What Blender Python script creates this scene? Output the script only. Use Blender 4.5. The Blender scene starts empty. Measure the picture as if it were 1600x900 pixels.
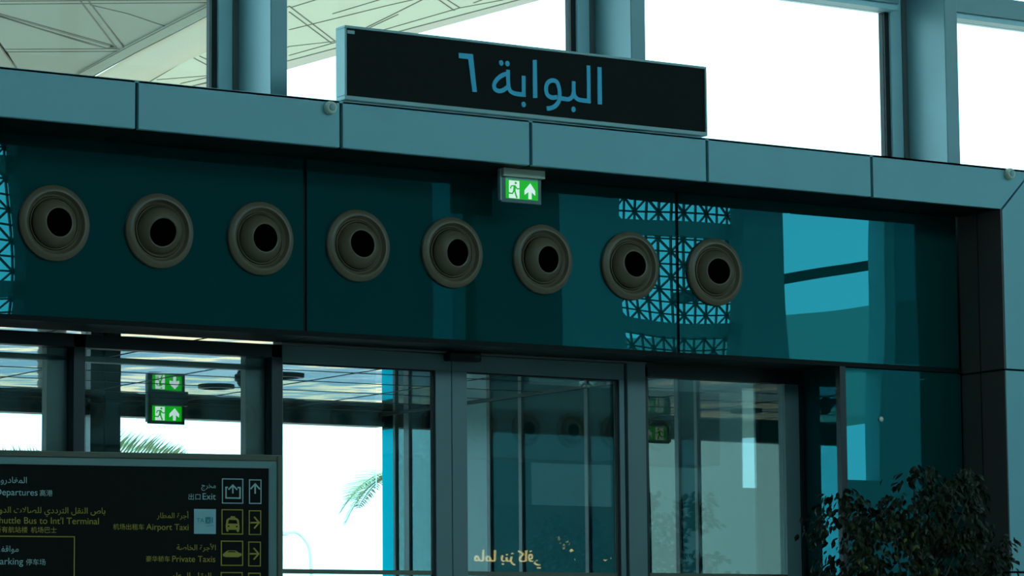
import bpy, bmesh, math, random
from mathutils import Vector, Matrix

random.seed(7)
scene = bpy.context.scene
C = scene.collection

# ------------------------------------------------------------------ camera
F = 5138.7                                   # focal length in pixels of a 1600 px wide frame
CAM = Vector((-7.4044, -15.295, 1.6))
YAW, PITCH, ROLL = math.radians(33.0), 0.11792, -0.0082976
_fw = Vector((math.sin(YAW) * math.cos(PITCH), math.cos(YAW) * math.cos(PITCH), math.sin(PITCH)))
_rt = Vector((math.cos(YAW), -math.sin(YAW), 0))
_up = _rt.cross(_fw)
RT = _rt * math.cos(ROLL) + _up * math.sin(ROLL)
UP = -_rt * math.sin(ROLL) + _up * math.cos(ROLL)
FW = _fw
cam = bpy.data.cameras.new('camera')
cam.sensor_width = 36.0
cam.lens = F / 1600 * 36.0
cam.clip_start, cam.clip_end = 0.05, 600
camo = bpy.data.objects.new('camera', cam)
camo.matrix_world = Matrix(((RT.x, UP.x, -FW.x, CAM.x), (RT.y, UP.y, -FW.y, CAM.y),
                            (RT.z, UP.z, -FW.z, CAM.z), (0, 0, 0, 1)))
C.objects.link(camo)
scene.camera = camo

# ------------------------------------------------------------------ sky, sun, exposure
SKY = (0.44, 0.88, 1.0)
w = bpy.data.worlds.new('World'); scene.world = w; w.use_nodes = True
bg = w.node_tree.nodes['Background']
bg.inputs[0].default_value = (*SKY, 1); bg.inputs[1].default_value = 4.0
sun = bpy.data.lights.new('sun', 'SUN'); sun.energy = 4.0; sun.angle = math.radians(1.0); sun.color = (1, .93, .8)
suno = bpy.data.objects.new('sun', sun)
suno.rotation_euler = Vector((-0.35, -0.30, -1)).to_track_quat('-Z', 'Y').to_euler()
C.objects.link(suno)
vs = scene.view_settings
vs.view_transform = 'Standard'; vs.look = 'None'; vs.exposure = 0.0; vs.gamma = 1.0; vs.use_curve_mapping = False

# ------------------------------------------------------------------ measuring helpers
def ray(px, py):
    return FW + RT * ((px - 800) / F) - UP * ((py - 450) / F)
def at(px, py, X=None, Y=None, Z=None):
    d = ray(px, py)
    t = (Y - CAM.y) / d.y if Y is not None else ((X - CAM.x) / d.x if X is not None else (Z - CAM.z) / d.z)
    return CAM + d * t

# ------------------------------------------------------------------ materials
def nt(name):
    m = bpy.data.materials.new(name); m.use_nodes = True
    return m, m.node_tree, m.node_tree.nodes['Principled BSDF']
def mat(name, col, rough=.5, metal=0., var=.06, scale=8., bump=0., bscale=40., spec=.5):
    m, t, p = nt(name)
    p.inputs['Roughness'].default_value = rough; p.inputs['Metallic'].default_value = metal
    p.inputs['Specular IOR Level'].default_value = spec
    tc = t.nodes.new('ShaderNodeTexCoord')
    n = t.nodes.new('ShaderNodeTexNoise'); n.inputs['Scale'].default_value = scale; n.inputs['Detail'].default_value = 4
    t.links.new(tc.outputs['Object'], n.inputs['Vector'])
    r = t.nodes.new('ShaderNodeMix'); r.data_type = 'RGBA'
    r.inputs[6].default_value = (*[c * (1 - var) for c in col], 1); r.inputs[7].default_value = (*[min(1, c * (1 + var)) for c in col], 1)
    t.links.new(n.outputs['Fac'], r.inputs[0]); t.links.new(r.outputs[2], p.inputs['Base Color'])
    if bump:
        n2 = t.nodes.new('ShaderNodeTexNoise'); n2.inputs['Scale'].default_value = bscale
        t.links.new(tc.outputs['Object'], n2.inputs['Vector'])
        b = t.nodes.new('ShaderNodeBump'); b.inputs['Strength'].default_value = 1; b.inputs['Distance'].default_value = bump
        t.links.new(n2.outputs['Fac'], b.inputs['Height']); t.links.new(b.outputs['Normal'], p.inputs['Normal'])
    return m
def glow(name, col, s=1.):
    m, t, p = nt(name)
    p.inputs['Base Color'].default_value = (*[c * .5 for c in col], 1); p.inputs['Roughness'].default_value = .4
    p.inputs['Emission Color'].default_value = (*col, 1); p.inputs['Emission Strength'].default_value = s
    return m
def wavy(t, dist, scale):
    tc = t.nodes.new('ShaderNodeTexCoord')
    n = t.nodes.new('ShaderNodeTexNoise'); n.inputs['Scale'].default_value = scale; n.inputs['Detail'].default_value = 0
    t.links.new(tc.outputs['Object'], n.inputs['Vector'])
    b = t.nodes.new('ShaderNodeBump'); b.inputs['Strength'].default_value = 1; b.inputs['Distance'].default_value = dist
    t.links.new(n.outputs['Fac'], b.inputs['Height'])
    return b
def glass(name, tint=(.9, .97, .96), refl=(1, 1, 1), ior=1.5, wave=.0004, wscale=1.2, back=None):
    """clear or tinted sheet glass; with back= an opaque painted back instead of transparency"""
    m, t, p = nt(name); t.nodes.remove(p); out = t.nodes['Material Output']
    if back:
        a = t.nodes.new('ShaderNodeBsdfDiffuse'); a.inputs[0].default_value = (*back, 1)
    else:
        a = t.nodes.new('ShaderNodeBsdfTransparent'); a.inputs[0].default_value = (*tint, 1)
    g = t.nodes.new('ShaderNodeBsdfGlossy'); g.inputs[0].default_value = (*refl, 1); g.inputs[1].default_value = 0.0
    fr = t.nodes.new('ShaderNodeFresnel'); fr.inputs[0].default_value = ior
    if wave:
        b = wavy(t, wave, wscale); t.links.new(b.outputs[0], g.inputs['Normal'])
    mx = t.nodes.new('ShaderNodeMixShader')
    t.links.new(fr.outputs[0], mx.inputs[0]); t.links.new(a.outputs[0], mx.inputs[1]); t.links.new(g.outputs[0], mx.inputs[2])
    t.links.new(mx.outputs[0], out.inputs[0])
    return m
def membrane(name, col, through, mix=.5):
    m, t, p = nt(name); t.nodes.remove(p); out = t.nodes['Material Output']
    a = t.nodes.new('ShaderNodeBsdfDiffuse'); a.inputs[0].default_value = (*col, 1)
    b = t.nodes.new('ShaderNodeBsdfTranslucent'); b.inputs[0].default_value = (*through, 1)
    mx = t.nodes.new('ShaderNodeMixShader'); mx.inputs[0].default_value = mix
    t.links.new(a.outputs[0], mx.inputs[1]); t.links.new(b.outputs[0], mx.inputs[2]); t.links.new(mx.outputs[0], out.inputs[0])
    return m

M = {}
M['fascia'] = mat('fascia_panel_paint', (.225, .475, .52), .45, 0, .04, 3)
M['fascia_gap'] = mat('dark_joint', (.012, .012, .010), .8)
M['reveal'] = mat('shaded_reveal_panel', (.14, .085, .080), .5, 0, .05, 3)  # reveal gets little light; that shade is put into its dark colour
M['soffit'] = mat('dark_soffit_panel', (.008, .011, .010), .6, 0, .05, 3, spec=.12)
M['spandrel'] = glass('teal_painted_glass', refl=(.10, .80, .95), ior=1.88, wave=.003, wscale=1.0, back=(.002, .046, .042))
M['dark_frame'] = mat('dark_aluminium', (.012, .016, .017), .4)
M['alu'] = mat('door_frame_aluminium', (.15, .22, .23), .45, .0, .05, 4)
M['alu_dim'] = mat('inner_frame_aluminium', (.14, .15, .135), .5)
M['clear'] = glass('clear_glass', (.93, .97, .97), (.75, 1, 1), 1.5, .0004)
M['clear_high'] = glass('clerestory_glass', (.97, .99, .99), (1, 1, 1), 1.12, .0003)
M['teal_glass'] = glass('teal_side_glass', (.04, .34, .36), (.6, 1, 1), 1.6, .0006)
M['column'] = mat('curtain_fin_paint', (.20, .33, .35), .35, 0, .14, 2.2)
M['mullion'] = mat('curtain_mullion_paint', (.50, .72, .76), .4)
M['gasket'] = mat('black_gasket', (.01, .01, .01), .7)
M['black_sign'] = mat('matt_black_sign_face', (.008, .008, .006), .6, 0, .15, 60, spec=.12)
M['sign_edge'] = mat('sign_box_aluminium', (.30, .46, .46), .4)
M['sign_blue'] = mat('blue_sign_lettering', (.015, .47, .72), .45, 0, .02)
M['nozzle'] = mat('warm_grey_nozzle_paint', (.158, .108, .062), .42, 0, .05, 20, .0004, 200)
M['black'] = mat('black_plastic', (.006, .006, .006), .45)
M['hole'] = mat('dark_duct_inside', (.0012, .0012, .001), .9, spec=0.)
M['green'] = glow('green_exit_panel', (.0, .36, .002), .95)
M['exit_white'] = glow('white_exit_symbol', (.75, .92, .86), .75)
M['exit_plate'] = mat('exit_sign_plate', (.07, .125, .12), .3)
M['exit_bar'] = mat('exit_sign_bracket', (.72, .74, .60), .4)
M['ceil'] = mat('polished_ceiling_tile', (.30, .40, .46), .03, 1., .05, 2, .004, 1.5)
M['wall_in'] = mat('vestibule_grey_panel', (.11, .145, .14), .4)
M['outer_mull'] = mat('outer_bronze_mullion', (.07, .085, .08), .4)
M['translucent'] = membrane('frosted_cyan_glass', (.0, .55, .64), (.0, .55, .64), .8)
M['board_frame'] = mat('board_frame_bronze', (.15, .145, .105), .4, .3)
M['board_bevel'] = mat('board_inner_bevel', (.30, .46, .46), .4)
M['txt_white'] = mat('pale_board_print', (.44, .60, .58), .6)
M['txt_gold'] = mat('gold_board_print', (.52, .34, .04), .6)
M['logo_panel'] = mat('pale_blue_logo_panel', (.34, .55, .60), .6)
M['logo_teal'] = mat('teal_logo_print', (.03, .25, .26), .6)
M['leaf'] = mat('ficus_leaf', (.014, .021, .005), .42, 0, .5, 5, spec=.3)
M['leaf_new'] = mat('ficus_young_leaf', (.12, .13, .015), .4)
M['bark'] = mat('grey_brown_bark', (.05, .04, .03), .8, 0, .2, 30, .002, 60)
M['pot'] = mat('charcoal_pot', (.04, .04, .042), .5)
M['soil'] = mat('dark_soil', (.03, .022, .015), .9)
M['palm'] = mat('palm_leaflet', (.20, .26, .13), .5, 0, .2, 6)
M['lamp_post'] = mat('pale_lamp_post', (.9, .9, .88), .5)
M['canopy'] = membrane('white_canopy_membrane', (.49, .62, .56), (.64, .57, .47))
M['valance'] = membrane('white_valance_membrane', (.49, .60, .54), (.24, .17, .11))
M['canopy_seam'] = mat('canopy_seam_cover', (.10, .10, .07), .7)
M['canopy_edge'] = mat('canopy_edge_beam', (.55, .56, .48), .6)
M['hall_floor'] = mat('polished_stone_floor', (.34, .33, .30), .25, 0, .1, 1.5)
M['hall_ceiling'] = mat('hall_ceiling_plaster', (.30, .36, .36), .7)
M['hall_dark'] = mat('dark_hall_cladding', (.030, .05, .05), .5)
M['hall_light'] = mat('light_hall_cladding', (.48, .56, .54), .5)
M['screen'] = mat('perforated_screen_metal', (.06, .10, .10), .5)
M['pavement'] = None
M['outer_wall'] = mat('outdoor_building_wall', (.42, .46, .42), .7)
M['gold_lit'] = glow('lit_gold_letters', (1, .62, .22), 5.0)
M['spot'] = glow('lit_spot_lens', (1, .95, .85), 14)

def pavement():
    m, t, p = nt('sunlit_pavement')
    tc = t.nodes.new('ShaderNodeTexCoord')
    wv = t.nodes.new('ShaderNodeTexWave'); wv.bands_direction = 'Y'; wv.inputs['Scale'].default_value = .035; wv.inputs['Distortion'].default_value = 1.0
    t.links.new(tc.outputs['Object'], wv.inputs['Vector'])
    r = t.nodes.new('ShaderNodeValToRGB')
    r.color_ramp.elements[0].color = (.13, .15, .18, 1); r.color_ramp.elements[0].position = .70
    r.color_ramp.elements[1].color = (.72, .38, .19, 1); r.color_ramp.elements[1].position = .85  # cream bands are sunlit strips put into the colour, between bluish asphalt
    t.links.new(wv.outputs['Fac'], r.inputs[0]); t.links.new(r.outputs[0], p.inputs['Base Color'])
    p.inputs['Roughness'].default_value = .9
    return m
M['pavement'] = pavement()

# ------------------------------------------------------------------ object helpers
def tag(o, label=None, cat=None, group=None, kind=None):
    if label: o['label'] = label
    if cat: o['category'] = cat
    if group: o['group'] = group
    if kind: o['kind'] = kind
    return o
def empty(name, loc=(0, 0, 0), rz=0., parent=None):
    o = bpy.data.objects.new(name, None); C.objects.link(o)
    o.location = loc; o.rotation_euler = (0, 0, rz); o.empty_display_size = .1
    if parent: o.parent = parent
    return o
def link(name, me, m, parent=None, smooth=False):
    if m and not me.materials: me.materials.append(m)
    o = bpy.data.objects.new(name, me); C.objects.link(o)
    if parent: o.parent = parent
    if smooth:
        for f in me.polygons: f.use_smooth = True
    return o
def from_bm(name, bm, m, parent=None, smooth=False):
    bmesh.ops.recalc_face_normals(bm, faces=bm.faces)
    me = bpy.data.meshes.new(name); bm.to_mesh(me); bm.free()
    return link(name, me, m, parent, smooth)
def add_box(bm, x0, x1, y0, y1, z0, z1, bev=0.):
    r = bmesh.ops.create_cube(bm, size=1)
    for v in r['verts']:
        v.co = Vector((x0 + (v.co.x + .5) * (x1 - x0), y0 + (v.co.y + .5) * (y1 - y0), z0 + (v.co.z + .5) * (z1 - z0)))
    if bev:
        es = list({e for v in r['verts'] for e in v.link_edges})
        bmesh.ops.bevel(bm, geom=es, offset=bev, segments=1, affect='EDGES')
def box(name, x0, x1, y0, y1, z0, z1, m, parent=None, bev=0.):
    bm = bmesh.new(); add_box(bm, x0, x1, y0, y1, z0, z1, bev)
    return from_bm(name, bm, m, parent)
def add_prism(bm, pts, d):
    """pts: 3D polygon, extruded by vector d"""
    d = Vector(d)
    a = [bm.verts.new(p) for p in pts]; b = [bm.verts.new(Vector(p) + d) for p in pts]
    n = len(pts)
    bm.faces.new(a); bm.faces.new(b[::-1])
    for i in range(n): bm.faces.new((a[i], b[i], b[(i + 1) % n], a[(i + 1) % n]))
def prism(name, pts, d, m, parent=None):
    bm = bmesh.new(); add_prism(bm, pts, d); bm.normal_update()
    bmesh.ops.triangulate(bm, faces=[f for f in bm.faces if len(f.verts) > 4])
    return from_bm(name, bm, m, parent)
def add_tube(bm, pts, r, n=8, r2=None):
    rings = []
    for i, p in enumerate(pts):
        p = Vector(p)
        d = (Vector(pts[min(i + 1, len(pts) - 1)]) - Vector(pts[max(i - 1, 0)])).normalized()
        a = d.orthogonal().normalized(); b = d.cross(a)
        rr = r if r2 is None else r + (r2 - r) * i / (len(pts) - 1)
        rings.append([bm.verts.new(p + (a * math.cos(k * 2 * math.pi / n) + b * math.sin(k * 2 * math.pi / n)) * rr) for k in range(n)])
    # keep rings aligned
    for i in range(len(rings) - 1):
        A, B = rings[i], rings[i + 1]
        s = min(range(n), key=lambda k: (A[0].co - B[k].co).length)
        B = B[s:] + B[:s]
        if (A[1].co - B[1].co).length > (A[1].co - B[-1].co).length: B = [B[0]] + B[1:][::-1]
        rings[i + 1] = B
        for k in range(n): bm.faces.new((A[k], A[(k + 1) % n], B[(k + 1) % n], B[k]))
    bm.faces.new(rings[0][::-1]); bm.faces.new(rings[-1])
def tube(name, pts, r, m, parent=None, n=8, r2=None):
    bm = bmesh.new(); add_tube(bm, pts, r, n, r2)
    return from_bm(name, bm, m, parent, True)
def lathe_mesh(name, prof, n=48, axis='-Y'):
    """prof: (radius, height) along -Y (out of a wall towards the hall) or +Z"""
    bm = bmesh.new(); rings = []
    for r, h in prof:
        ring = []
        for k in range(n):
            a = 2 * math.pi * k / n
            ring.append(bm.verts.new((r * math.cos(a), -h, r * math.sin(a)) if axis == '-Y' else (r * math.cos(a), r * math.sin(a), h)))
        rings.append(ring)
    for A, B in zip(rings, rings[1:]):
        for k in range(n): bm.faces.new((A[k], A[(k + 1) % n], B[(k + 1) % n], B[k]))
    if prof[0][0] > 1e-4: bm.faces.new(rings[0])
    if prof[-1][0] > 1e-4: bm.faces.new(rings[-1])
    bmesh.ops.remove_doubles(bm, verts=bm.verts, dist=1e-6)
    bmesh.ops.recalc_face_normals(bm, faces=bm.faces)
    me = bpy.data.meshes.new(name); bm.to_mesh(me); bm.free()
    for f in me.polygons: f.use_smooth = True
    return me
def sharpen(o, ang=35):
    me = o.data
    me.set_sharp_from_angle(angle=math.radians(ang))
def copy_tree(o, parent=None):
    c = o.copy(); C.objects.link(c); c.parent = parent
    for ch in o.children: copy_tree(ch, c)
    return c
def smooth_curve(pts, n=6):
    out = []
    P = [pts[0]] + list(pts) + [pts[-1]]
    for i in range(1, len(P) - 2):
        p0, p1, p2, p3 = P[i - 1], P[i], P[i + 1], P[i + 2]
        for k in range(n):
            t = k / n
            out.append(tuple(.5 * ((2 * b) + (-a + c) * t + (2 * a - 5 * b + 4 * c - d) * t * t + (-a + 3 * b - 3 * c + d) * t ** 3)
                             for a, b, c, d in zip(p0, p1, p2, p3)))
    out.append(tuple(pts[-1]))
    return out
def ribbon2d(pts, wd):
    """outline polygon of a polyline stroke of width wd in 2D"""
    L, Rr = [], []
    for i, p in enumerate(pts):
        a = Vector(pts[max(i - 1, 0)]); b = Vector(pts[min(i + 1, len(pts) - 1)])
        d = (b - a).normalized(); n = Vector((-d.y, d.x)) * wd / 2
        L.append(tuple(Vector(p) + n)); Rr.append(tuple(Vector(p) - n))
    return L, Rr
class Flat:
    """thin raised lettering and symbols on a plane: origin o, unit u (right), v (up), n (towards the viewer)"""
    def __init__(s, o, u, v): s.o = Vector(o); s.u = Vector(u).normalized(); s.v = Vector(v).normalized(); s.n = s.u.cross(s.v); s.bm = bmesh.new(); s.h = .003
    def p(s, q, h=0.): return s.o + s.u * q[0] + s.v * q[1] + s.n * h
    def px(s, x, y):
        d = ray(x, y); t = (s.o - CAM).dot(s.n) / d.dot(s.n); q = CAM + d * t - s.o
        return (q.dot(s.u), q.dot(s.v))
    def quad(s, a, b, c, d, h=None):
        h = s.h if h is None else h
        lo = [s.bm.verts.new(s.p(q)) for q in (a, b, c, d)]; hi = [s.bm.verts.new(s.p(q, h)) for q in (a, b, c, d)]
        s.bm.faces.new(hi); s.bm.faces.new(lo[::-1])
        for i in range(4): s.bm.faces.new((lo[i], lo[(i + 1) % 4], hi[(i + 1) % 4], hi[i]))
    def stroke(s, pts, wd, closed=False):
        L, Rr = ribbon2d(pts, wd); n = len(pts); s.k = getattr(s, 'k', 0) + 1; h = s.h + (s.k % 5) * .0002
        lo = [[s.bm.verts.new(s.p(q)) for q in side] for side in (Rr, L)]; hi = [[s.bm.verts.new(s.p(q, h)) for q in side] for side in (Rr, L)]
        for i in range(n - 1):
            s.bm.faces.new((hi[0][i], hi[0][i + 1], hi[1][i + 1], hi[1][i])); s.bm.faces.new((lo[0][i + 1], lo[0][i], lo[1][i], lo[1][i + 1]))
            s.bm.faces.new((lo[0][i], lo[0][i + 1], hi[0][i + 1], hi[0][i])); s.bm.faces.new((lo[1][i + 1], lo[1][i], hi[1][i], hi[1][i + 1]))
        for i in (0, n - 1): s.bm.faces.new((lo[0][i], hi[0][i], hi[1][i], lo[1][i]))
    def poly(s, pts, h=None):
        h = s.h if h is None else h
        hi = [s.bm.verts.new(s.p(q, h)) for q in pts]; lo = [s.bm.verts.new(s.p(q)) for q in pts]
        f = s.bm.faces.new(hi); s.bm.faces.new(lo[::-1])
        for i in range(len(pts)):
            j = (i + 1) % len(pts); s.bm.faces.new((lo[i], lo[j], hi[j], hi[i]))
    def ellipse(s, c, rx, ry, n=20): s.poly([(c[0] + rx * math.cos(2 * math.pi * k / n), c[1] + ry * math.sin(2 * math.pi * k / n)) for k in range(n)])
    def frame(s, x0, y0, x1, y1, t):
        for q in ((x0, y0, x1, y0 + t), (x0, y1 - t, x1, y1), (x0, y0 + t, x0 + t, y1 - t), (x1 - t, y0 + t, x1, y1 - t)):
            s.quad((q[0], q[1]), (q[2], q[1]), (q[2], q[3]), (q[0], q[3]))
    def done(s, name, m, parent):
        s.bm.normal_update()
        bmesh.ops.triangulate(s.bm, faces=[f for f in s.bm.faces if len(f.verts) > 4])
        if parent: s.bm.transform(parent.matrix_basis.inverted())
        o = from_bm(name, s.bm, m, parent); s.bm = bmesh.new(); return o

# Arabic joining, for text set with single glyphs
AF = {'ا': 'ﺍﺎ', 'أ': 'ﺃﺄ', 'ب': 'ﺏﺐﺑﺒ', 'ة': 'ﺓﺔ', 'ت': 'ﺕﺖﺗﺘ', 'ج': 'ﺝﺞﺟﺠ', 'خ': 'ﺥﺦﺧﺨ', 'د': 'ﺩﺪ', 'ر': 'ﺭﺮ', 'ز': 'ﺯﺰ', 'ص': 'ﺹﺺﺻﺼ',
      'ط': 'ﻁﻂﻃﻄ', 'غ': 'ﻍﻎﻏﻐ', 'ف': 'ﻑﻒﻓﻔ', 'ق': 'ﻕﻖﻗﻘ', 'ك': 'ﻙﻚﻛﻜ', 'ل': 'ﻝﻞﻟﻠ', 'م': 'ﻡﻢﻣﻤ', 'ن': 'ﻥﻦﻧﻨ', 'و': 'ﻭﻮ', 'ي': 'ﻱﻲﻳﻴ', 'ه': 'ﻩﻪﻫﻬ'}
def shape_ar(sx):
    sx = sx.replace('لا', '\ue000').replace('لأ', '\ue001')
    tab = dict(AF); tab['\ue000'] = 'ﻻﻼ'; tab['\ue001'] = 'ﻷﻸ'
    out = []
    for i, ch in enumerate(sx):
        if ch not in tab: out.append(ch); continue
        f = tab[ch]
        prev = i > 0 and sx[i - 1] in tab and len(tab[sx[i - 1]]) == 4
        nxt = i + 1 < len(sx) and sx[i + 1] in tab and len(f) == 4
        out.append(f[(2 if nxt else 0) + (1 if prev else 0)])
    return ''.join(out[::-1])
def text_part(name, body, fl, x0, x1, base, m, parent, fit='x', size=.05, align='R', thick=.0008):
    """flat print: body fitted between pixel columns x0..x1 on pixel baseline `base` of the Flat plane"""
    cu = bpy.data.curves.new(name, 'FONT'); cu.body = body; cu.size = size; cu.extrude = 0
    tmp = bpy.data.objects.new('tmp', cu); C.objects.link(tmp)
    bpy.context.view_layer.update()
    me = bpy.data.meshes.new_from_object(tmp.evaluated_get(bpy.context.evaluated_depsgraph_get()))
    bpy.data.objects.remove(tmp)
    xs = [v.co.x for v in me.vertices]; lo, hi = min(xs), max(xs)
    a, b = fl.px(x0, base), fl.px(x1, base)
    k = (b[0] - a[0]) / (hi - lo) if fit == 'x' else 1.
    ky = k if fit == 'x' else 1.
    off = a[0] - lo * k if align == 'L' or fit == 'x' else b[0] - hi
    for v in me.vertices:
        q = (off + v.co.x * k, (a[1] + b[1]) / 2 + v.co.y * min(ky, k))
        v.co = fl.p(q, thick)
    if parent: me.transform(parent.matrix_basis.inverted())
    me.name = name
    return link(name, me, m, parent)

# ================================================================== FLOOR, HALL
FZ = 3.43                                     # head height of the glazing
ZB, ZT = 4.389, 4.640                         # fascia bottom and top
fl = box('floor', -28, 40, -20.3, 5.3, -.2, 0, M['hall_floor']); tag(fl, 'polished stone floor of the arrivals hall', 'floor', kind='structure')
gr = box('ground_outside', -80, 120, 5.3, 160, -.25, -.02, M['pavement']); tag(gr, 'sunlit paved forecourt outside the far doors', 'pavement', kind='structure')
hc = box('ceiling_hall', -28, 40, -20.3, .62, 13.6, 13.9, M['hall_ceiling']); tag(hc, 'high plain ceiling over the hall', 'ceiling', kind='structure')
wl = box('wall_left', -28.3, -28, -20.3, .9, 0, 13.6, M['hall_dark']); tag(wl, 'dark side wall far left of the hall', 'wall', kind='structure')
wr = box('wall_right', 40, 40.3, -20.3, .9, 0, 13.6, M['hall_light']); tag(wr, 'pale side wall far right of the hall', 'wall', kind='structure')

# the wall opposite, seen only as reflections in the glass: plane Y = -20 (mirrored depth +20)
YO = -20.0
def mx(px): return at(px, 450, Y=-YO).x
def mz(py, px=1200): return at(px, py, Y=-YO).z
wb = empty('wall_back'); tag(wb, 'wall opposite the gate with window bays and patterned screens', 'wall', kind='structure')
def mxd(px): return at(px, 450, Y=-YO + .8).x          # the same for the glass of the recessed doors
def mzd(py, px=1100): return at(px, py, Y=-YO + .8).z
zt0, zt1 = mz(566), 8.25
zs = mz(575)
# (x0, x1, z0, z1, kind): upper and lower tiers of openings
bays = [(mx(-75), mx(28), zt0, 8.5, 'screen'), (mx(668), mx(738), zt0, zt1, 'frost'), (mx(975), mx(1155), zt0, zt1 + .1, 'screen'), (mx(1228), mx(1378), zt0, zt1, 'sky'), (mx(1392), mx(1447), zt0, zt1, 'frost'),
        (mxd(905), mxd(946), mzd(705), zs, 'screen'), (mxd(1158), mxd(1208), mzd(760), zs - .2, 'sky'), (mx(1300), mx(1377), mz(745), zs, 'sky')]
def grid_wall(name, x0, x1, z0, z1, m):
    xc = sorted({x0, x1} | {v for b in bays for v in b[:2] if x0 < v < x1}); zc_ = sorted({z0, z1} | {v for b in bays for v in b[2:4] if z0 < v < z1})
    bm = bmesh.new()
    for a, b in zip(xc, xc[1:]):
        run = None
        for c, d in zip(zc_, zc_[1:]):
            inside = any(q[0] < (a + b) / 2 < q[1] and q[2] < (c + d) / 2 < q[3] for q in bays)
            if not inside: run = (run[0] if run else c, d)
            if (inside or d == z1) and run: add_box(bm, a, b, YO - .3, YO, run[0], run[1]); run = None
    from_bm(name, bm, m, wb)
grid_wall('dark_cladding', -28, mx(880), 0, 9.3, M['hall_dark'])
grid_wall('light_cladding', mx(880), mx(1500), 0, 9.3, M['hall_light'])
grid_wall('dark_cladding', mx(1500), 40, 0, 9.3, M['hall_dark'])
box('top_beam', -28, 40, YO - .3, YO, 13.2, 13.6, M['hall_light'], wb)
box('dark_cladding', -28, -6, YO - .3, YO, 9.3, 13.2, M['hall_dark'], wb)  # unseen wall piece added in place of glazing to dim the left
for i in range(12):
    x = -6 + i * 4.
    box('mullion', x - .08, x + .08, YO - .25, YO - .05, 9.3, 13.2, M['hall_dark'], wb)
frost = glass('frosted_bay_glass', (.10, .22, .22), (.5, .9, .9), 1.4, 0)
for b in bays:
    if b[4] == 'frost': box('frosted_pane', b[0], b[1], YO - .16, YO - .14, b[2], b[3], frost, wb)
# outdoors behind the opposite wall
fb = lambda px, py: at(px, py, Y=38)
bb = prism('elevated_walkway', [(fb(1100, 500).x, -38, fb(1100, 655).z), (fb(1480, 500).x, -38, fb(1480, 650).z), (fb(1480, 500).x, -38, fb(1480, 452).z), (fb(1100, 500).x, -38, fb(1100, 512).z)], (0, -6, 0), M['outer_wall']); tag(bb, 'plain pale elevated walkway mirrored low in the right spandrel glass', 'walkway')
gb = box('ground_behind', -60, 90, -120, -20.3, -.25, -.02, M['outer_wall']); tag(gb, 'open ground behind the opposite windows', 'ground', kind='structure')
def lattice(x0, x1, z0, z1):
    bm = bmesh.new(); p = .17; t = .010
    def bar(a, b):
        a, b = Vector(a), Vector(b); d = (b - a).normalized(); n = Vector((-d.y, d.x)) * t
        q = [a + n, b + n, b - n, a - n]
        add_prism(bm, [(v.x, YO - .36, v.y) for v in q], (0, -.03, 0))
    nx = max(1, round((x1 - x0) / p)); nz = round((z1 - z0) / p); px_ = (x1 - x0) / nx; pz = (z1 - z0) / nz
    for i in range(nx + 1): bar((x0 + i * px_, z0), (x0 + i * px_, z1))
    for j in range(0, nz + 1, 1): bar((x0, z0 + j * pz), (x1, z0 + j * pz))
    for i in range(nx):
        for j in range(nz):
            a = (x0 + i * px_, z0 + j * pz); b = (a[0] + px_, a[1] + pz)
            if (i + j) % 2: bar(a, b)
            else: bar((a[0], b[1]), (b[0], a[1]))
    return bm
scr_lab = ['patterned metal screen mirrored at the left edge of the spandrel glass', 'patterned metal screen mirrored behind the two rightmost nozzles', 'small patterned metal screen mirrored high in the right door leaf']
for i, bay in enumerate([b for b in bays if b[4] == 'screen']):
    x0, x1, z0, z1 = bay[:4]
    r = empty('perforated_screen', ((x0 + x1) / 2, YO - .36, z0)); tag(r, scr_lab[i], 'screen', 'patterned screens in the opposite wall')
    bm = lattice(x0 - (.35 if i < 2 else .1), x1 + (.35 if i < 2 else .1), z0 - .02, z1 + .2 * (i < 2)); bm.transform(Matrix.Translation(-r.location)); from_bm('lattice', bm, M['screen'], r)
    for zc in (mz(356), mz(515)):
        if z0 < zc - .12 and zc + .12 < z1:
            b = box('cross_band', x0 - .3, x1 + .25, YO - .44, YO - .34, zc - .10, zc + .10, M['hall_light'], r); b.data.transform(Matrix.Translation(-r.location))
r = prism('roof_beam', [(mx(1150), YO - 1.2, mz(436)), (mx(1480), YO - 1.2, mz(356)), (mx(1480), YO - 1.2, mz(372)), (mx(1150), YO - 1.2, mz(455))], (0, -.3, 0), M['hall_dark'])
tag(r, 'dark slanting beam mirrored across the blue window reflection', 'beam')

# ================================================================== CURTAIN WALL ABOVE THE PORTAL
YF = .30                                       # front of the fins
wf = empty('wall_front'); tag(wf, 'glazed curtain wall with deep vertical fins above the portal', 'curtain wall', kind='structure')
fx = [at(423, 100, Y=YF).x, at(986, 60, Y=YF).x, at(1478, 120, Y=YF).x]
step = (fx[2] - fx[0]) / 2
YG = YF + .42
cols = [fx[0] + step * k for k in range(-9, 12)]
TZ0 = at(1550, 27, Y=YG - .1).z; TZ1 = TZ0 + .13
for x in cols:
    f_ = box('column', x, x + .105, YF, YF + .375, 4.62, 13.6, M['column'], wf, .004)
    g_ = box('mullion', x - .115, x + .045, YG - .03, YG + .06, 4.62, 13.6, M['mullion'], wf, .003)
    h_ = box('column_shadow_gap', x - .03, x + .1, YF + .375, YG - .03, 4.62, 13.6, M['alu_dim'], wf)
    box('gasket', x - .150, x - .115, YG - .01, YG + .05, 4.62, 13.6, M['gasket'], wf)
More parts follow.
